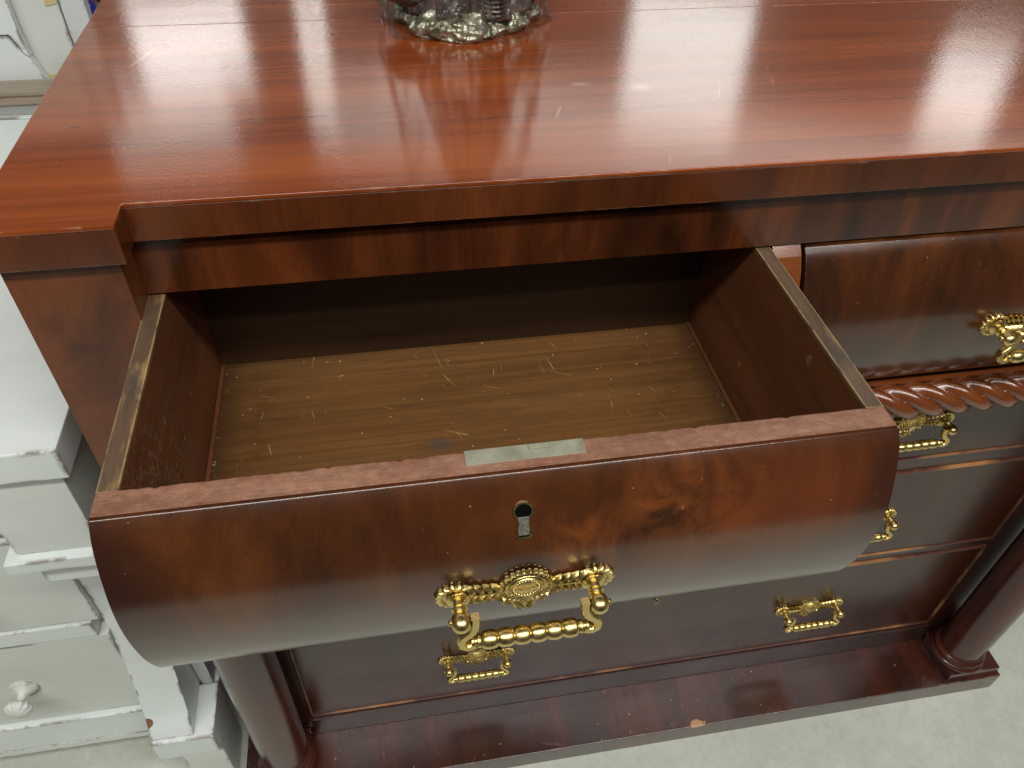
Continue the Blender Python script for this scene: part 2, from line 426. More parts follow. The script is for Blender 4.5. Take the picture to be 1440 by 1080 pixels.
# ---- concrete floor
t = NT('pale_concrete')
n1 = t.noise(t.map((3.2, 3.2, 3)), 1, 6, .6, .4); n2 = t.noise(t.map((26, 26, 20)), 1, 5, .65); n3 = t.noise(t.map((160, 160, 160)), 1, 2); n4 = t.noise(t.map((75, 75, 75)), 1, 6, .75)
c = t.ramp(n1, [(.3, (.42, .44, .37)), (.5, (.475, .495, .42)), (.7, (.53, .55, .47))])
c = t.mix(t.ramp(n2, [(.32, .3), (.5, 0)]), c, (.34, .36, .30))
c = t.mix(t.ramp(n2, [(.56, 0), (.74, .35)]), c, (.64, .66, .59))
c = t.mix(t.ramp(n4, [(.36, .22), (.52, 0)]), c, (.30, .32, .27)); c = t.mix(t.ramp(n4, [(.56, 0), (.70, .2)]), c, (.72, .73, .66))
c = t.mix(t.ramp(n3, [(.72, 0), (.76, .7)]), c, (.16, .16, .13))
t.col(c); t.rough(.45); t.bump(n2, .15, .002); M['floor'] = t.m

# ------------------------------------------------------------------ floor
bm = bmesh.new(); box(bm, -5, 5, -1.30, 5, -.05, 0)
fl = part('floor', bm, M['floor'], None); fl['kind'] = 'structure'

# ------------------------------------------------------------------ mahogany chest of drawers
H, T = .9599, .0292
ROOT = Vector((0, .26, 0))
chest = empty('chest_of_drawers', ROOT, 'glossy dark mahogany chest with one bow-fronted top drawer pulled open', 'chest of drawers')
ORIG[chest.name] = ROOT
def P(name, bm, mat, smooth=False, parent=chest, label=None): return part(name, bm, mat, parent, smooth, label)

# top: one slab with projecting corner blocks, two boards joined at the back
A, PJ, WT, YB = .48, .0255, .567, .53
out = [(-WT, .3155), (-WT, -PJ), (-A, -PJ), (-A, 0), (A, 0), (A, -PJ), (WT, -PJ), (WT, .3155)]
ZT = H - .0035
top = P('top', prism(bmesh.new(), out, 'z', ZT, H, .0009), M['top'], 35)
back_b = P('top_board', prism(bmesh.new(), [(-WT, .3163), (WT, .3163), (WT, YB), (-WT, YB)], 'z', ZT, H - .0004, .0009), M['top'], 35)
o2 = [(-WT + .0004, YB), (-WT + .0004, -PJ + .0004), (-A - .0004, -PJ + .0004), (-A - .0004, .0004), (A + .0004, .0004), (A + .0004, -PJ + .0004), (WT - .0004, -PJ + .0004), (WT - .0004, YB)]
P('edge_band', prism(bmesh.new(), o2, 'z', H - T, ZT, .0007), M['band'], 35)
# frieze under the top
P('frieze', bx(-.487, .487, .0087, .030, .8823, H - T), M['frieze'])
# pilaster blocks at the corners of the upper case
for s in (-1, 1):
    a, b = sorted((s * .4872, s * .5601))
    P('pilaster', bx(a, b, -.0184, .06, .688, H - T, .0008), M['pilaster'], 35)
    a, b = sorted((s * .535, s * .5585))
    P('side_panel', bx(a, b, .0605, .515, .0425, H - T), M['pilaster'])
    a, b = sorted((s * .4895, s * .5550))
    P('stile', bx(a, b, .047, .0600, .0605, .6875), M['dark'])
P('back_panel', bx(-.534, .534, .50, .512, .05, H - T), M['dark'])
P('stile', prism(bmesh.new(), [(y + .1985, z) for y, z in [(-.1872, .8812), (-.1945, .8727), (-.2003, .8627), (-.2062, .8475), (-.2112, .83), (-.2138, .8095), (-.213, .7875), (-.2088, .762), (-.2012, .739), (-.187, .7165)]] + [(.30, .7125), (.30, .8812)], 'x', -.0122, .0122, .0006), M['rope'], 30)
P('rail', bx(-.4868, .4868, .012, .30, .672, .7085), M['dark'])
P('rail', bx(-.4893, .4893, .0435, .07, .0425, .0872, .001), M['dark'], 35)
for z0, z1 in ((.304, .3184), (.5035, .5245), (.668, .6718)):
    P('rail', bx(-.4893, .4893, .0515, .08, z0, z1), M['dark'])

# rope moulding
def rope(bm, x0, x1, yc, zc, R, lead, starts=3, step=.0022, nth=40):
    n = int((x1 - x0) / step); rings = []
    for i in range(n + 1):
        x = x0 + (x1 - x0) * i / n; ring = []
        for k in range(nth):
            th = 2 * pi * k / nth
            ph = th - 2 * pi * x / lead
            r = R * (.56 + .44 * abs(cos(starts * ph / 2)) ** .62)
            # th = 0 straight up, growing towards the viewer and down
            ring.append(bm.verts.new((x, yc - r * sin(th), zc + r * cos(th))))
        rings.append(ring)
    for i in range(n):
        for k in range(nth):
            bm.faces.new((rings[i][k], rings[i][(k + 1) % nth], rings[i + 1][(k + 1) % nth], rings[i + 1][k]))
    bm.faces.new(rings[0][::-1]); bm.faces.new(rings[-1])
    return bm
P('fillet', bx(-.4866, .4866, .0045, .0115, .7088, .7118, .0008), M['rope'], 35)
P('rope_moulding', rope(bmesh.new(), -.486, .486, -.0035, .6935, .0185, .108, 4), M['rope'], 50)

# plinth with raised blocks for the columns
pl = P('plinth', bx(-.588, .588, -.0345, .52, 0, .042, .0022), M['plinth'], 35)
for s in (-1, 1):
    a, b = sorted((s * .4945, s * .5808))
    P('base_block', bx(a, b, -.0290, .0465, .0425, .060, .0012), M['plinth'], 35)
    col = bmesh.new()
    prof = [(.0318, .085), (.0326, .16), (.0328, .30), (.0322, .45), (.0308, .60), (.0306, .640)]
    xc, yc = s * .5255, .0085
    lathe(col, prof, 48, Matrix.Translation((xc, yc, 0)))
    c_o = P('column', col, M['column'], 60)
    rg = bmesh.new()
    lathe(rg, [(.036, .0605), (.0395, .062), (.0415, .0655), (.0405, .069), (.0372, .0705), (.0362, .0725), (.0372, .0745), (.0385, .077), (.0372, .080), (.0335, .082), (.0325, .0845)],
          56, Matrix.Translation((xc, yc, 0)))
    part('base_ring', rg, M['column'], c_o, 60)
    rg = bmesh.new()
    lathe(rg, [(.0312, .6405), (.037, .645), (.039, .652), (.037, .659), (.034, .662), (.0405, .670), (.0405, .6875)], 48, Matrix.Translation((xc, yc, 0)))
    part('capital', rg, M['column'], c_o, 60)

# ------------------------------------------------------------------ brass handles (local: X along, Y up, Z out)
def leaf(bm, x, y, ang, ln, wd, z, ht):
    """a ridged pointed leaf lying on the plate"""
    ca, sa = cos(ang), sin(ang)
    def w(u, v, h): return bm.verts.new((x + u * ca - v * sa, y + u * sa + v * ca, z + h))
    base = [w(0, 0, 0), w(ln * .45, -wd, 0), w(ln, 0, 0), w(ln * .45, wd, 0)]
    topv = [w(ln * .08, 0, ht * .6), w(ln * .45, -wd * .75, ht * .5), w(ln * .92, 0, ht * .7), w(ln * .45, wd * .75, ht * .5), w(ln * .45, 0, ht * 1.25)]
    for i in range(4):
        j = (i + 1) % 4
        bm.faces.new((base[i], base[j], topv[j], topv[i])); bm.faces.new((topv[i], topv[j], topv[4]))
    bm.faces.new(base[::-1])

def tube_rect(bm, pts, w, d):
    """flat bar following pts in the XY plane, w wide in the plane, d deep in Z (centred on pts' z)"""
    rings = []
    for i, p in enumerate(pts):
        p = Vector(p); a = Vector(pts[max(0, i - 1)]); b = Vector(pts[min(len(pts) - 1, i + 1)])
        tg = (b - a).normalized(); nrm = Vector((-tg.y, tg.x, 0))
        r = []
        for u, v in ((-.5, -.36), (-.36, -.5), (.36, -.5), (.5, -.36), (.5, .36), (.36, .5), (-.36, .5), (-.5, .36)):
            r.append(bm.verts.new(p + nrm * (u * w) + Vector((0, 0, v * d))))
        rings.append(r)
    for i in range(len(rings) - 1):
        for k in range(8): bm.faces.new((rings[i][k], rings[i][(k + 1) % 8], rings[i + 1][(k + 1) % 8], rings[i + 1][k]))
    bm.faces.new(rings[0][::-1]); bm.faces.new(rings[-1])

PX = .0404
def plate_mesh():
    bm = bmesh.new()
    for s in (-1, 1):
        # scalloped rosette under each post
        lathe(bm, [(.0108, 0), (.0110, .0014), (.0102, .0026), (.0082, .0030), (.0068, .0020), (.0060, .0026), (.0045, .0028)], 90,
              Matrix.Translation((s * (PX + .0018), 0, 0)), 1.06, 1.0, 15, .13, .0080)
        # paired leaves along the arm, pointing outwards
        for i, x in enumerate((.0142, .0188, .0236, .0284)):
            k = 1.0 - .05 * (3 - i)
            for sg in (-1, 1):
                a = sg * radians(50)
                ang = a if s > 0 else pi - a
                leaf(bm, s * x, sg * .0004, ang, .0128 * k, .0038 * k, .0006, .0034)
        arm = [(s * .012, -.0062), (s * .022, -.0048), (s * .033, -.0060), (s * .033, .0060), (s * .022, .0048), (s * .012, .0066)]
        prism(bm, arm, 'z', 0, .0012)
        prism(bm, [(s * .012, -.0007), (s * .033, -.0006), (s * .033, .0006), (s * .012, .0007)], 'z', .0012, .0030)
    # oval medallion with a beaded rim and stepped rings
    lathe(bm, [(.0150, 0), (.0152, .0014), (.0146, .0030), (.0134, .0036), (.0126, .0026), (.0120, .0022), (.0116, .0032), (.0108, .0036), (.0102, .0028),
               (.0096, .0026), (.0092, .0034), (.0084, .0036), (.0080, .0030), (.0072, .0030), (.0066, .0034), (.002, .0040)], 120,
          Matrix.Translation((0, .0022, 0)), 1.10, 1.06, 26, .085, .0125)
    # beads round the inner oval
    for k in range(26):
        a = 2 * pi * k / 26
        c = Vector((.0076 * cos(a), .0022 + .0076 * 1.06 * sin(a), .0032))
        lathe(bm, [(.0002, .0009), (.0007, .0005), (.0008, 0)], 6, Matrix.Translation(c))
    # drop below: fan of leaves
    for a, ln, x, y in ((-90, .0105, 0, -.0135), (-66, .0100, .003, -.0125), (-114, .0100, -.003, -.0125), (-45, .0098, .0065, -.0100), (-135, .0098, -.0065, -.0100),
                        (-22, .0080, .0100, -.0070), (-158, .0080, -.0100, -.0070), (-80, .0065, .002, -.0185), (-100, .0065, -.002, -.0185)):
        leaf(bm, x, y, radians(a), ln, .0030, .0004, .0032)
    prism(bm, [(-.012, -.007), (-.007, -.0180), (0, -.0225), (.007, -.0180), (.012, -.007)], 'z', 0, .0014)
    return new_mesh('handle_plate', bm, M['brass'], 40)
def post_mesh():
    bm = bmesh.new()
    lathe(bm, [(.0060, .0022), (.0072, .0030), (.0072, .0044), (.0054, .0054), (.0034, .0064), (.0031, .0078), (.0038, .0086), (.0047, .0094), (.0048, .0104), (.0038, .0112), (.0034, .0118),
               (.0043, .0128), (.0053, .0145), (.0058, .0168), (.0058, .0190), (.0053, .0212), (.0041, .0230), (.0022, .0240), (.0008, .0243)], 28)
    return new_mesh('handle_post', bm, M['brass'], 50)
ZC, YB_ = .0179, -.0195
def bail_mesh():
    bm = bmesh.new(); zc = ZC
    for s in (-1, 1):
        ctrl = [(.0322, .0032), (.0322, -.0010), (.0326, -.0050), (.0342, -.0084), (.0368, -.0110), (.0396, -.0136), (.0410, -.0168), (.0404, -.0204), (.0374, -.0224), (.0344, -.0217), (.0326, -.0206)]
        tube_rect(bm, [(s * x, y, zc) for x, y in ctrl], .0050, .0060)
        # pivot pin through the ball
        mt = Matrix.Translation((s * .0322, .0005, zc)) @ Matrix.Rotation(s * pi / 2, 4, 'Y')
        lathe(bm, [(.0016, -.001), (.0016, .0136), (.0020, .0140), (.0018, .0150), (.0008, .0156)], 12, mt)
        mt = Matrix.Translation((s * .0355, YB_, zc)) @ Matrix.Rotation(-s * pi / 2, 4, 'Y')
        lathe(bm, [(.0022, 0), (.0036, .0006), (.0036, .0018), (.0028, .0024), (.0028, .0034), (.0042, .0042), (.0042, .0056), (.0034, .0066)], 20, mt)
    mt = Matrix.Translation((-.0290, YB_, zc)) @ Matrix.Rotation(pi / 2, 4, 'Y')
    prof = []
    nb, L = 6, .0580
    for b in range(nb):
        for j in range(9):
            u = j / 9
            prof.append((.0043 + .0015 * (sin(pi * u) ** .5 if u > 0 else 0), (b + u) * L / nb))
    prof.append((.0034, L))
    lathe(bm, prof, 22, mt)
    return new_mesh('handle_bail', bm, M['brass'], 50)
PLATE, POST, BAIL = plate_mesh(), post_mesh(), bail_mesh()
def handle(parent, pos, normal, swing=0.0, size=1.0):
    n = Vector(normal).normalized(); x = Vector((1, 0, 0)); y = n.cross(x)
    R = Matrix(((x.x, y.x, n.x, pos[0]), (x.y, y.y, n.y, pos[1]), (x.z, y.z, n.z, pos[2]), (0, 0, 0, 1)))
    R = R @ Matrix.Scale(size, 4)
    inst('handle_plate', PLATE, parent, R)
    for s in (-1, 1): inst('handle_post', POST, parent, R @ Matrix.Translation((s * PX, 0, 0)))
    piv = Matrix.Translation((0, 0, ZC)) @ Matrix.Rotation(swing, 4, 'X') @ Matrix.Translation((0, 0, -ZC))
    inst('handle_bail', BAIL, parent, R @ piv)

def keyhole_pts(w, h, n=10):
    """classic keyhole outline centred at 0"""
    r = w / 2; cy = h / 2 - r
    pts = []
    for k in range(n * 2 + 1):
        a = radians(-48) + radians(276) * k / (n * 2)
        pts.append((r * cos(a), cy + r * sin(a)))
    pts += [(-r * .56, -h * .12), (-r * .82, -h * .40)]
    pts += [(-r * .6, -h * .5), (r * .6, -h * .5), (r * .82, -h * .40), (r * .56, -h * .12)]
    return pts
def keyhole(parent, pos, normal, w=.0085, h=.016):
    n = Vector(normal).normalized(); x = Vector((1, 0, 0)); y = n.cross(x)
    R = Matrix(((x.x, y.x, n.x, pos[0]), (x.y, y.y, n.y, pos[1]), (x.z, y.z, n.z, pos[2]), (0, 0, 0, 1)))
    def loop(bm, pts, z): return [bm.verts.new((p[0], p[1], z)) for p in pts]
    bm = bmesh.new(); o = keyhole_pts(w * 1.22, h * 1.13); i = keyhole_pts(w, h)
    lo, li, bo, bi = loop(bm, o, .0011), loop(bm, i, .0011), loop(bm, o, -.001), loop(bm, i, -.0010)
    k = len(o)
    for q in range(k):
        r = (q + 1) % k
        bm.faces.new((lo[q], lo[r], li[r], li[q])); bm.faces.new((lo[q], bo[q], bo[r], lo[r])); bm.faces.new((li[q], li[r], bi[r], bi[q]))
    inst('escutcheon', new_mesh('escutcheon', bm, M['brass']), parent, R)
    bm = bmesh.new(); bm.faces.new(loop(bm, i, .00035))
    inst('keyhole', new_mesh('keyhole', bm, M['black']), parent, R)  # flat black face stands in for the shade inside the hole
    bm = bmesh.new(); box(bm, -w * .34, w * .34, -h * .46, h * .10, .0004, .0007, .0001, 1)
    inst('lock_pin', new_mesh('lock_pin', bm, M['pin']), parent, R)

# ------------------------------------------------------------------ bow-fronted top drawers
PROF = [(-.1880, .8799), (-.1945, .8727), (-.2003, .8627), (-.2062, .8475), (-.2112, .8300), (-.2138, .8095), (-.2130, .7875),
        (-.2088, .7620), (-.2012, .7390), (-.1935, .7245), (-.1870, .7165), (-.1800, .7125)]
def prof_at(z):
    for (y0, z0), (y1, z1) in zip(PROF, PROF[1:]):
        if z1 <= z <= z0:
            f = (z - z0) / (z1 - z0); return y0 + (y1 - y0) * f, Vector((0, (z1 - z0), -(y1 - y0))).normalized()
def smooth_prof(n=40):
    """Catmull-Rom through PROF"""
    out = []
    for i in range(len(PROF) - 1):
        p = [PROF[max(0, min(len(PROF) - 1, i + k))] for k in (-1, 0, 1, 2)]
        for j in range(4):
            t_ = j / 4
            out.append(tuple(.5 * (2 * p[1][d] + (p[2][d] - p[0][d]) * t_ + (2 * p[0][d] - 5 * p[1][d] + 4 * p[2][d] - p[3][d]) * t_ ** 2
                                   + (3 * p[1][d] - p[0][d] - 3 * p[2][d] + p[3][d]) * t_ ** 3) for d in (0, 1)))
    out.append(PROF[-1]); return out
SP = smooth_prof()
def top_drawer(xa, xb, dy, opened):
    th, tf = .0117, .0166
    bm = bmesh.new()
    pts = [(y + dy, z) for y, z in SP] + [(-.1706 + dy, .7125), (-.1706 + dy, .8799)]
    prism(bm, pts, 'x', xa, xb, 0)
    # round the two long ends a little
    es = [e for e in bm.edges if abs(e.verts[0].co.x - e.verts[1].co.x) < 1e-6 and any(len(f.verts) > 4 for f in e.link_faces)]
    bmesh.ops.bevel(bm, geom=es, offset=.0010, segments=2, profile=.5, affect='EDGES')
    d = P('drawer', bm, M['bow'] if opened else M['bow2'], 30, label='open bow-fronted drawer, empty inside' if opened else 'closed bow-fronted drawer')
    Q = lambda n, b, mt, sm=False: part(n, b, mt, d, sm)
    y0, y1 = -.1704 + dy, .1045 + dy
    if opened:
        bm = bmesh.new()      # worn top of the front, slightly chewed along the inner edge
        N = 150; f1 = []; f2 = []; rnd = random.Random(3)
        for i in range(N + 1):
            x = xa + .0006 + (xb - xa - .0012) * i / N
            jit = max(0, mnoise.noise(Vector((x * 90, 0, 2)))) * .0007 + (rnd.random() ** 9) * .0014
            f1.append((x, -.1863 + dy)); f2.append((x, -.1706 + dy - jit))
        A1 = [bm.verts.new((x, y, .8806)) for x, y in f1]; B1 = [bm.verts.new((x, y, .8806)) for x, y in f2]
        A0 = [bm.verts.new((x, y - .0006, .8798)) for x, y in f1]; B0 = [bm.verts.new((x, y + .0003, .8785)) for x, y in f2]
        for i in range(N):
            bm.faces.new((A1[i], A1[i + 1], B1[i + 1], B1[i])); bm.faces.new((A0[i], A0[i + 1], A1[i + 1], A1[i])); bm.faces.new((B1[i], B1[i + 1], B0[i + 1], B0[i]))
        bm.faces.new((A0[0], A1[0], B1[0], B0[0])); bm.faces.new((B0[N], B1[N], A1[N], A0[N]))
        Q('front_lip', bm, M['lip'])
        for a, b in ((xa, xa + th), (xb - th, xb)):
            Q('side_board', bx(a, b, y0, y1, .7165, .8760), M['inside'])
            Q('side_rim', bx(a - .0002, b + .0004, y0, y1, .8762, .8799, .0008), M['rim'], 35)
        Q('back_board', bx(xa + th + .0003, xb - th - .0003, .0927 + dy, .1040 + dy, .7365, .868), M['back'])
        Q('bottom_board', bx(xa + th + .0003, xb - th - .0003, y0 + .0002, y1 - .001, .7280, .7360), M['oak'])
        # glue strips along the sides of the floor
        for a, b in ((xa + th + .0004, xa + th + .0042), (xb - th - .0042, xb - th - .0004)):
            Q('corner_strip', bx(a, b, y0 + .001, .092 + dy, .7361, .7385, .0006), M['inside'], 35)
        # lock let into the top edge
        bm = bx(-.2833, -.2115, -.1812 + dy, -.1698 + dy, .8801, .8812, .0004)
        lk = Q('lock_plate', bm, M['lock'], 35)
        Q('lock_bolt', bx(-.2452, -.2325, -.1745 + dy, -.1708 + dy, .8813, .8822, .0003), M['lock'], 35)
    else:
        for a, b in ((xa, xa + th), (xb - th, xb)): Q('side_board', bx(a, b, y0, .28, .7165, .8795), M['inside'])
        Q('bottom_board', bx(xa + th + .0003, xb - th - .0003, y0 + .0002, .28, .728, .736), M['oak'])
    cx = (xa + xb) / 2
    y, n = prof_at(.7985); handle(d, (cx, y + dy - .0003, .7985), n, radians(-9), 1.06)
    y, n = prof_at(.8535); keyhole(d, (cx - .0015, y + dy, .8535), n, .0100, .0225)
    return d
top_drawer(-.4880, -.0144, 0, True)
top_drawer(.0144, .4860, .196, False)

# ------------------------------------------------------------------ long drawers
for z0, z1, zh, zk in ((.0890, .3025, .1985, .2770), (.3204, .5020, .4160, .4850), (.5260, .6680, .5960, .6500)):
    d = P('drawer', bx(-.4860, .4860, .0500, .0700, z0 + .0035, z1 - .0035, .0005), M['front'], 35)
    for a in ((-.4892, .4892, .0480, .066, z0, z0 + .0032), (-.4892, .4892, .0480, .066, z1 - .0032, z1),
              (-.4892, -.4862, .0482, .066, z0 + .0033, z1 - .0033), (.4862, .4892, .0482, .066, z0 + .0033, z1 - .0033)):
        part('bead', bx(*a, .0007), M['bead'], d, 35)
    part('drawer_box', bx(-.478, .478, .0702, .46, z0 + .012, z1 - .012), M['inside'], d)
    for s in (-1, 1): handle(d, (s * .2482, .0498, zh), (0, -1, 0), radians(-7 if zh < .5 else -4))
    keyhole(d, (0, .0498, zk), (0, -1, 0), .006, .011)

# ------------------------------------------------------------------ white painted dresser on the left
WR = Vector((-.95, .34, 0))
wd = empty('painted_dresser', WR, 'chippy white painted dresser with round knobs beside the mahogany chest', 'dresser')
ORIG[wd.name] = WR
def W(name, bm, mat=None, smooth=35, parent=wd, label=None): return part(name, bm, mat or M['white'], parent, smooth, label)
W('top', bx(-1.42, -.5915, -.008, .70, .7155, .750, .0025), M['white'])
W('side_panel', bx(-.628, -.612, .085, .68, .118, .7150, .001), M['grey_white'])
W('side_panel', bx(-1.388, -1.372, .085, .68, .118, .7150, .001), M['grey_white'])
for a, b in ((-.675, -.602), (-1.398, -1.325)):
    W('frieze_block', bx(a, b, .0, .085, .6110, .7150, .0015), M['cream'])
    W('moulding', bx(a - .010, b + .008, -.010, .088, .5945, .6105, .002), M['white'])
    bm = bx(a + .006, b - .002, .002, .085, .5570, .5900, .006, 3)
    W('moulding', bm, M['white'])
    # scroll leg: S-shaped outline seen from the side, extruded across
    fr = [(.048, .5560), (.054, .53), (.062, .49), (.067, .45), (.0675, .40), (.0625, .35), (.054, .30), (.042, .25), (.029, .205), (.018, .180), (.013, .1660)]
    pts = fr + [(.095, .1660), (.112, .22), (.122, .32), (.126, .45), (.122, .5560)]
    W('stile', bx(a - .03, a + .010, .0812, .0945, .177, .5560), M['cream'])
    W('scroll_leg', prism(bmesh.new(), pts, 'x', a - .0085, b - .028, .0015), M['leg'])
    W('base_block', bx(a - .010, b - .003, .008, .085, .1170, .1655, .003), M['white'])
    W('side_rail', bx(b - .026, b - .004, .0855, .68, .1170, .160, .002), M['white'])
    W('foot', bx(a + .012, b - .004, .016, .082, 0, .1165, .004), M['cream'])
    W('foot', bx(a + .012, b - .004, .60, .67, 0, .1165, .004), M['cream'])
W('bottom_board', bx(-1.37, -.63, .0905, .65, .150, .162), M['grey_white'])  # unseen board, added to block light from the floor underneath
W('frieze_rail', bx(-1.325, -.6755, .0505, .075, .690, .7150), M['cream'])
W('rail', bx(-1.325, -.694, .058, .09, .3665, .3930, .001), M['white'])
W('rail', bx(-1.325, -.694, .053, .09, .1000, .1150, .001), M['cream'])
W('rail', bx(-1.325, -.694, .053, .09, .1152, .1760, .001), M['white'])
W('back_panel', bx(-1.372, -.628, .66, .672, .11, .7150), M['grey_white'])
def shell_knob():
    bm = bmesh.new()
    lathe(bm, [(.0165, 0), (.0172, .0022), (.0150, .0042), (.0135, .0036), (.0110, .0050), (.0085, .0075), (.0060, .0100), (.0048, .0150), (.0050, .0190)], 36)
    lathe(bm, [(.0050, .0190), (.0080, .0205), (.0130, .0235), (.0150, .0275), (.0142, .0310), (.0100, .0345), (.0050, .0362), (.0010, .0366)], 60, None, 1, 1, 12, .16, .008)
    return new_mesh('knob', bm, M['cream'], 50)
KN = shell_knob()
for z0, z1 in ((.1775, .3650), (.3945, .5560), (.5660, .6890)):
    d = W('drawer', bx(-1.322, -.6842, .0600, .080, z0 + .002, z1 - .002, .0012), M['cream'])
    for kx in (-.8120, -1.215):
        inst('knob', KN, d, Matrix.Translation((kx, .0602, (z0 + z1) / 2 - .004)) @ Matrix.Rotation(pi / 2, 4, 'X'))
# ------------------------------------------------------------------ boards and rail standing at the back of the white dresser
UR = Vector((-.80, .655, .750))
hb = empty('panel_board', UR, 'white painted panelled board with brown wooden foot rail standing on the white dresser', 'board')
ORIG[hb.name] = UR
U = lambda n, b, mt, sm=35, lab=None: part(n, b, mt, hb, sm, lab)
def wood_plain(name, a, b, rough=.5):
    t = NT(name); n = t.noise(t.map((6, 60, 90)), 1, 4, .6)
    t.col(t.ramp(n, [(.35, a), (.65, b)])); t.rough(rough); return t.m
M['greybrown'] = wood_plain('grey_brown_wood', (.22, .17, .125), (.34, .28, .22))
M['slate'] = wood_plain('dull_grey_wood', (.22, .23, .22), (.32, .33, .31))
U('foot_rail', bx(-1.20, -.640, .601, .640, .7505, .7535, .0008), M['white'])
U('rail', bx(-1.20, -.640, .606, .640, .7537, .7640, .001), M['slate'])
U('rail', bx(-1.20, -.640, .610, .640, .7642, .7745, .002), M['greybrown'])
U('rail', bx(-1.20, -.640, .613, .640, .7747, .7870, .002), M['greybrown'])
zb_ = .7505
for x0, x1, y, mt in ((-.790, -.6977, .660, 'cream'), (-.6963, -.6665, .662, 'grey_white'), (-1.2, -.7915, .662, 'white')):
    U('board', bx(x0, x1, y, y + .018, zb_, 1.22, .0015), M[mt])
pts = [(-1.19, zb_), (-.732, zb_), (-.736, .768), (-.7377, .7764), (-.7495, .811), (-.7556, .8175), (-.7606, .8312), (-.7645, .8395), (-1.19, .8385)]
U('board', prism(bmesh.new(), pts, 'y', .6455, .6585, .0008), M['white'])
pts = [(-1.19, .8405), (-.764, .8418), (-.7594, .8325), (-.7545, .8192), (-.7487, .8130), (-.7494, .818), (-.751, .8527), (-.7508, 1.1), (-1.19, 1.1)]
U('board', prism(bmesh.new(), pts, 'y', .6445, .6585, .0008), M['white'])
U('corner_patch', prism(bmesh.new(), [(-.7390, .7560), (-.7290, .7560), (-.7290, .7845), (-.7436, .7845)], 'y', .6588, .6605), M['yellow'], False)
U('corner_patch', prism(bmesh.new(), [(-.7125, .8705), (-.6980, .8735), (-.6980, .890), (-.7125, .890)], 'y', .6588, .6605), M['yellow'], False)

# ------------------------------------------------------------------ stand, blue glass and orange bowl seen past the board
SR = Vector((-.74, .93, 0))
st = empty('side_table', SR, 'small wooden side table standing behind the white dresser', 'table')
ORIG[st.name] = SR
part('tabletop', bx(-.92, -.56, .80, 1.10, .735, .755, .002), M['pilaster'], st, 35)
for x in (-.90, -.605):
    for y in (.815, 1.06): part('leg', bx(x, x + .025, y, y + .025, 0, .7348, .001), M['pilaster'], st, 35)
t = NT('cobalt_glass'); t.col((.015, .03, .42)); t.rough(.06); t.b.inputs['Coat Weight'].default_value = 1.0; M['blue'] = t.m
bm = bmesh.new()
lathe(bm, [(.018, .7552), (.026, .760), (.034, .775), (.036, .790), (.033, .803), (.022, .815), (.012, .822), (.012, .85), (.015, .853)], 36, Matrix.Translation((-.7520, .875, 0)))
o = part('glass_vase', bm, M['blue'], None, 60); o['label'] = 'round cobalt blue glass vase showing past the edge of the white board'; o['category'] = 'vase'
t = NT('orange_glaze'); t.col((.62, .25, .03)); t.rough(.2); M['orange'] = t.m
bm = bmesh.new()
lathe(bm, [(.022, .7552), (.028, .758), (.05, .780), (.062, .806), (.064, .812), (.060, .811), (.046, .786), (.02, .766)], 40, Matrix.Translation((-.712, 1.01, 0)))
o = part('glazed_bowl', bm, M['orange'], None, 60); o['label'] = 'orange glazed bowl behind the blue glass vase'; o['category'] = 'bowl'

# ------------------------------------------------------------------ metal figurine in clear film on the top
FR = Vector((-.222, .300, H))
fg = empty('figurine', FR, 'bronze and silver coloured figurine on a rocky base standing on the chest top', 'figurine')
ORIG[fg.name] = FR
def fig_metal(name, a, b, c_):
    t = NT(name); n = t.noise(t.map((55, 55, 30)), 1, 5, .65, .6); n2 = t.noise(t.map((190, 190, 110)), 1, 3, .6)
    c = t.ramp(n, [(.35, a), (.55, b), (.70, c_)]); t.col(c); t.b.inputs['Metallic'].default_value = .75
    t.rough(t.ramp(n2, [(.3, .22), (.7, .45)])); t.bump(n2, .8, .003); return t.m
M['fig'] = fig_metal('bronze_drapery', (.10, .080, .075), (.27, .225, .21), (.60, .55, .50))
M['figbase'] = fig_metal('silvered_rock', (.17, .16, .10), (.46, .44, .33), (.82, .81, .70))
def lump(bm, fn, nu, nv):
    rings = []
    for j in range(nv + 1):
        rings.append([bm.verts.new(fn(2 * pi * k / nu, j / nv)) for k in range(nu)])
    for j in range(nv):
        for k in range(nu): bm.faces.new((rings[j][k], rings[j][(k + 1) % nu], rings[j + 1][(k + 1) % nu], rings[j + 1][k]))
    bm.faces.new(rings[0][::-1]); bm.faces.new(rings[-1])
def base_fn(a, v):
    lob = 1 + .10 * sin(3 * a + .6) + .05 * sin(7 * a)
    r = [1.0, 1.04, 1.0, .88, .7][min(4, int(v * 4))]
    f = v * 4 - int(v * 4) if v < 1 else 0
    r2 = [1.04, 1.0, .88, .7, .7][min(4, int(v * 4))]
    r = r + (r2 - r) * f
    p = Vector((FR.x + .064 * lob * r * cos(a), FR.y + .050 * lob * r * sin(a), H + .0004 + .020 * v))
    if 0 < v < 1:
        n = mnoise.noise(p * 95) * .0045 + mnoise.noise(p * 210) * .003 + abs(mnoise.noise(p * 420)) * .002
        p += Vector((cos(a), sin(a), .3)) * n
    return p
bm = bmesh.new(); lump(bm, base_fn, 260, 24); part('rock_base', bm, M['figbase'], fg, True)
def robe_fn(a, v):
    rx = .056 - .030 * v ** 1.2; ry = .044 - .020 * v
    fold = 1 + (.10 - .05 * v) * sin(9 * a + 3 * v + 1.5 * sin(2 * a)) + .05 * sin(17 * a - 2 * v)
    p = Vector((FR.x + .004 + rx * fold * cos(a), FR.y + ry * fold * sin(a), H + .014 + .135 * v))
    return p + Vector((cos(a), sin(a), 0)) * (mnoise.noise(p * 120) * .0022)
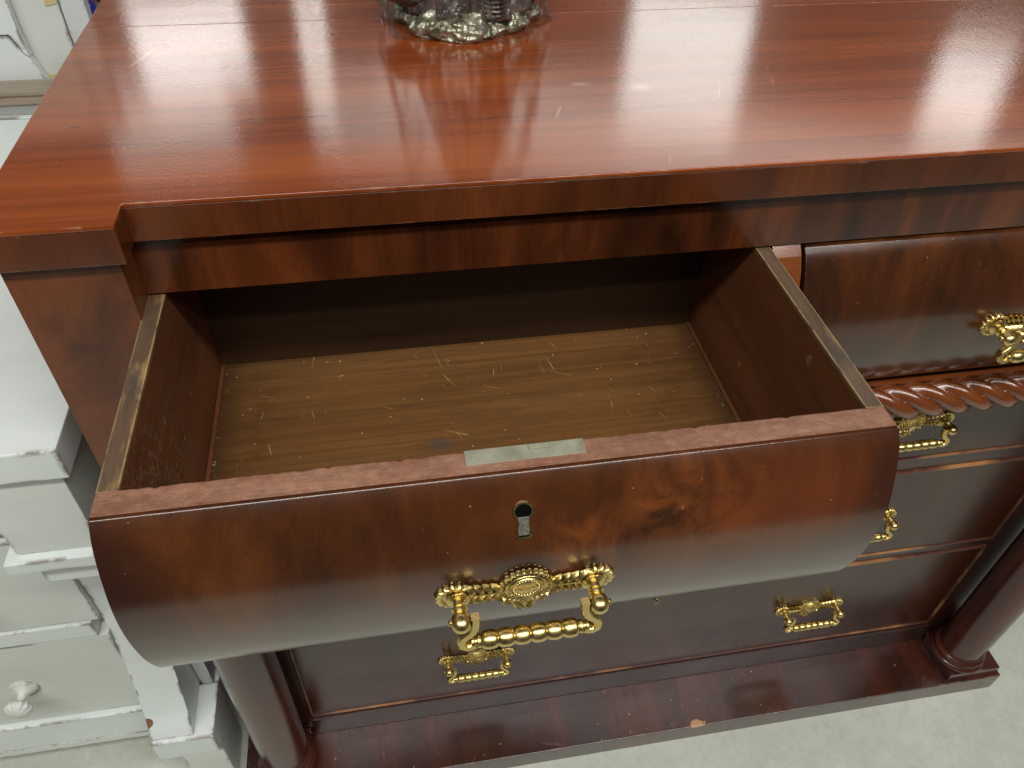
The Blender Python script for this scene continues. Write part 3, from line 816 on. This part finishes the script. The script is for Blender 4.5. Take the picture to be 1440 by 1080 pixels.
bm = bmesh.new(); lump(bm, robe_fn, 140, 40); part('drapery', bm, M['fig'], fg, True)
def blob_part(name, c, r, mat, fr=40):
    bm = bmesh.new(); bmesh.ops.create_icosphere(bm, subdivisions=4, radius=1)
    for v in bm.verts:
        d = v.co.copy(); p = Vector((c[0] + d.x * r[0], c[1] + d.y * r[1], c[2] + d.z * r[2]))
        v.co = p + d * (mnoise.noise(p * 130) * .003)
    return part(name, bm, mat, fg, True)
blob_part('fold', (FR.x - .050, FR.y - .002, H + .036), (.026, .022, .020), M['fig'])
blob_part('fold', (FR.x + .052, FR.y + .002, H + .040), (.022, .024, .026), M['figbase'])
# hanging ringed fold in front
bm = bmesh.new()
prof = []
for i in range(40):
    v = i / 39; prof.append((.011 + .0025 * sin(v * 38) ** 2 - .004 * v, -v * .05))
lathe(bm, prof, 24, Matrix.Translation((FR.x + .022, FR.y - .044, H + .068)))
part('fold', bm, M['fig'], fg, True)
blob_part('head', (FR.x + .004, FR.y, H + .165), (.020, .021, .026), M['fig'])

t = NT('clear_film')
tr = t.n('ShaderNodeBsdfTransparent'); tr.inputs[0].default_value = (.97, .98, .97, 1)
gl = t.n('ShaderNodeBsdfGlossy'); gl.inputs['Roughness'].default_value = .10; gl.inputs[0].default_value = (1, 1, 1, 1)
lw = t.n('ShaderNodeLayerWeight'); lw.inputs['Blend'].default_value = .14
crn = t.noise(t.map((60, 60, 30)), 1, 4, .65, 1.2)
bn = t.n('ShaderNodeBump'); t.l(crn, bn.inputs['Height']); bn.inputs['Strength'].default_value = .9; bn.inputs['Distance'].default_value = .006
t.l(bn.outputs[0], gl.inputs['Normal']); t.l(bn.outputs[0], lw.inputs['Normal'])
mx = t.n('ShaderNodeMixShader'); t.l(t.math('MULTIPLY', lw.outputs['Fresnel'], .9, True), mx.inputs[0]); t.l(tr.outputs[0], mx.inputs[1]); t.l(gl.outputs[0], mx.inputs[2])
t.l(mx.outputs[0], t.out.inputs[0]); M['film'] = t.m
bm = bmesh.new(); rings = []
NU, NV = 110, 26
for j in range(NV + 1):
    v = j / NV; ring = []
    for k in range(NU):
        a = 2 * pi * k / NU
        skirt = 1 + .16 * max(0, 1 - v * 5) * (.5 + .5 * sin(5 * a + 1))
        rx = (.083 - .032 * v) * skirt; ry = (.058 - .014 * v) * skirt
        if v < .08: rx *= .88; ry *= .97
        p = Vector((FR.x + rx * cos(a), FR.y + .002 + ry * sin(a), H + .0012 + .20 * v))
        cr = mnoise.noise(Vector((cos(a) * 4, sin(a) * 4, v * 9))) * .008 + abs(mnoise.noise(Vector((cos(a) * 11, sin(a) * 11, v * 16)))) * .006
        p += Vector((cos(a), sin(a), 0)) * cr * (1 if v > .04 else .5)
        ring.append(bm.verts.new(p))
    rings.append(ring)
for j in range(NV):
    for k in range(NU): bm.faces.new((rings[j][k], rings[j][(k + 1) % NU], rings[j + 1][(k + 1) % NU], rings[j + 1][k]))
# a loose tail of film lying on the top in front
tail = [bm.verts.new((FR.x + dx, FR.y + dy, H + dz)) for dx, dy, dz in ((.018, -.052, .006), (.046, -.046, .006), (.044, -.060, .003), (.033, -.068, .0012), (.020, -.060, .002))]
bm.faces.new(tail)
o = part('plastic_wrap', bm, M['film'], None, True); o['label'] = 'crinkled clear plastic film wrapped round the figurine'; o['category'] = 'wrapping'
